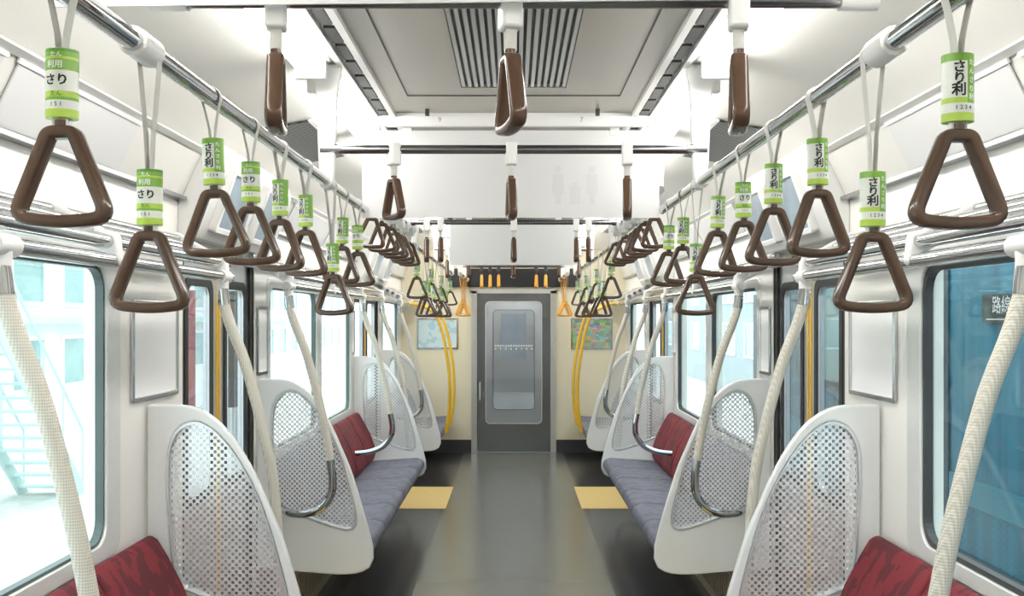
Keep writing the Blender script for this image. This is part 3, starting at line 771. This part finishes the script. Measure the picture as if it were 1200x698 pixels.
m.build('faint_pictogram',M['picto'],p)
flat_poster('smaller blank white hanging poster farther down the aisle',-.42,.42,Y(5.6),1.90,2.18,M['paper'])
flat_poster('blank white hanging poster cut by the top edge of the picture',-.775,.332,Y(1.44),2.075,2.32,M['paper'],.012)
def wall_poster(side,sx,d0,d1,z0,z1,label,frame=True,m=None):
    t=thing('wall_poster',label,'poster',(sx*XW,Y((d0+d1)/2),z0))
    h=(Y(d1)-Y(d0))/2; hz=z1-z0
    MB().box(-sx*.006,-sx*.001,-h,h,0,hz).build('sheet',m or M['paperwhite'],t)
    if frame: MB().ring(rrect(-h-.014,h+.014,-.014,hz+.014,.012),rrect(-h+.004,h-.004,.004,hz-.004,.004),mpX,-sx*.013,0).build('frame',M['chrome'],t,bevel=.003)
for side,sx in SIDES:
    wall_poster(side,sx,2.90,3.27,1.275,1.60,f'blank white framed poster on the {side} wall beside the near door')
    wall_poster(side,sx,4.31,4.47,1.275,1.60,f'narrow blank framed notice on the {side} wall past the near door')
    wall_poster(side,sx,6.78,6.92,1.275,1.60,f'small framed notice on the {side} wall before the farther door')
    for k,(a,b) in enumerate(((1.35,2.02),(2.08,2.75),(4.7,5.6),(5.7,6.6),(8.45,9.3))):
        t=thing('cove_poster',f'{ORD[k]} blank poster from the camera in the {side} cove above the windows','poster',(sx*1.24,Y((a+b)/2),2.11))
        h=(Y(b)-Y(a))/2
        P=[(1.279,2.03),(1.203,2.183),(1.199,2.181),(1.275,2.028)]
        MB().poly([(sx*(x-1.24),z-2.11) for x,z in P],mpY,-h,h).build('sheet',M['papergrey'] if (k+sx)%2 else M['paper'],t)
        MB().poly([(sx*(x-1.24),z-2.11) for x,z in ((1.2015,2.184),(1.207,2.172),(1.200,2.169),(1.1955,2.181))],mpY,-h-.01,h+.01).build('poster_strip',M['plastic'],t)
for x0,x1,mm,l in ((-1.10,-.66,M['mapA'],'pale blue map poster on the end wall left of the door'),(.68,1.12,M['mapB'],'multicoloured poster on the end wall right of the door')):
    t=thing('wall_poster',l,'poster',((x0+x1)/2,YE,1.215)); w=(x1-x0)/2
    MB().box(-w,w,-.006,-.001,0,.32).build('sheet',mm,t)
    MB().ring(rrect(-w-.02,w+.02,-.02,.34,.01),rrect(-w,w,0,.32,.004),mpY,-.012,0).build('frame',M['chrome'],t)
for side,sx in SIDES:
    for k,(a,b) in enumerate(((3.40,4.22),(6.95,7.85))):
        o=MB().box(sx*-.19,sx*.19,-(Y(b)-Y(a))/2,(Y(b)-Y(a))/2,0,.004).build('floor_tile',M['yellowtile'],loc=(sx*.745,Y((a+b)/2),0))
        tag(o,f'yellow floor tile in front of the {["nearer","farther"][k]} {side} door','tile')

# ------------------------------------------------------------------ world, camera
w=bpy.data.worlds.new('world'); S.world=w; w.use_nodes=True
bg=w.node_tree.nodes['Background']
tc=w.node_tree.nodes.new('ShaderNodeTexCoord'); gr=w.node_tree.nodes.new('ShaderNodeTexNoise'); gr.inputs['Scale'].default_value=1.5
w.node_tree.links.new(tc.outputs['Generated'],gr.inputs['Vector'])
mx=w.node_tree.nodes.new('ShaderNodeMixRGB'); mx.inputs['Color1'].default_value=(.86,.95,1,1); mx.inputs['Color2'].default_value=(1,1,1,1)
w.node_tree.links.new(gr.outputs['Fac'],mx.inputs['Fac']); w.node_tree.links.new(mx.outputs['Color'],bg.inputs['Color'])
bg.inputs['Strength'].default_value=3.5
cd=bpy.data.cameras.new('camera'); cam=bpy.data.objects.new('camera',cd); C.objects.link(cam)
cam.location=(0,0,EYE); cam.rotation_euler=(PI/2,0,0)
cd.sensor_width=36; cd.lens=1000*K/1200*36; cd.shift_x=-2/1200; cd.shift_y=24/1200; cd.clip_start=.03; cd.clip_end=300
S.camera=cam
S.view_settings.view_transform='Standard'
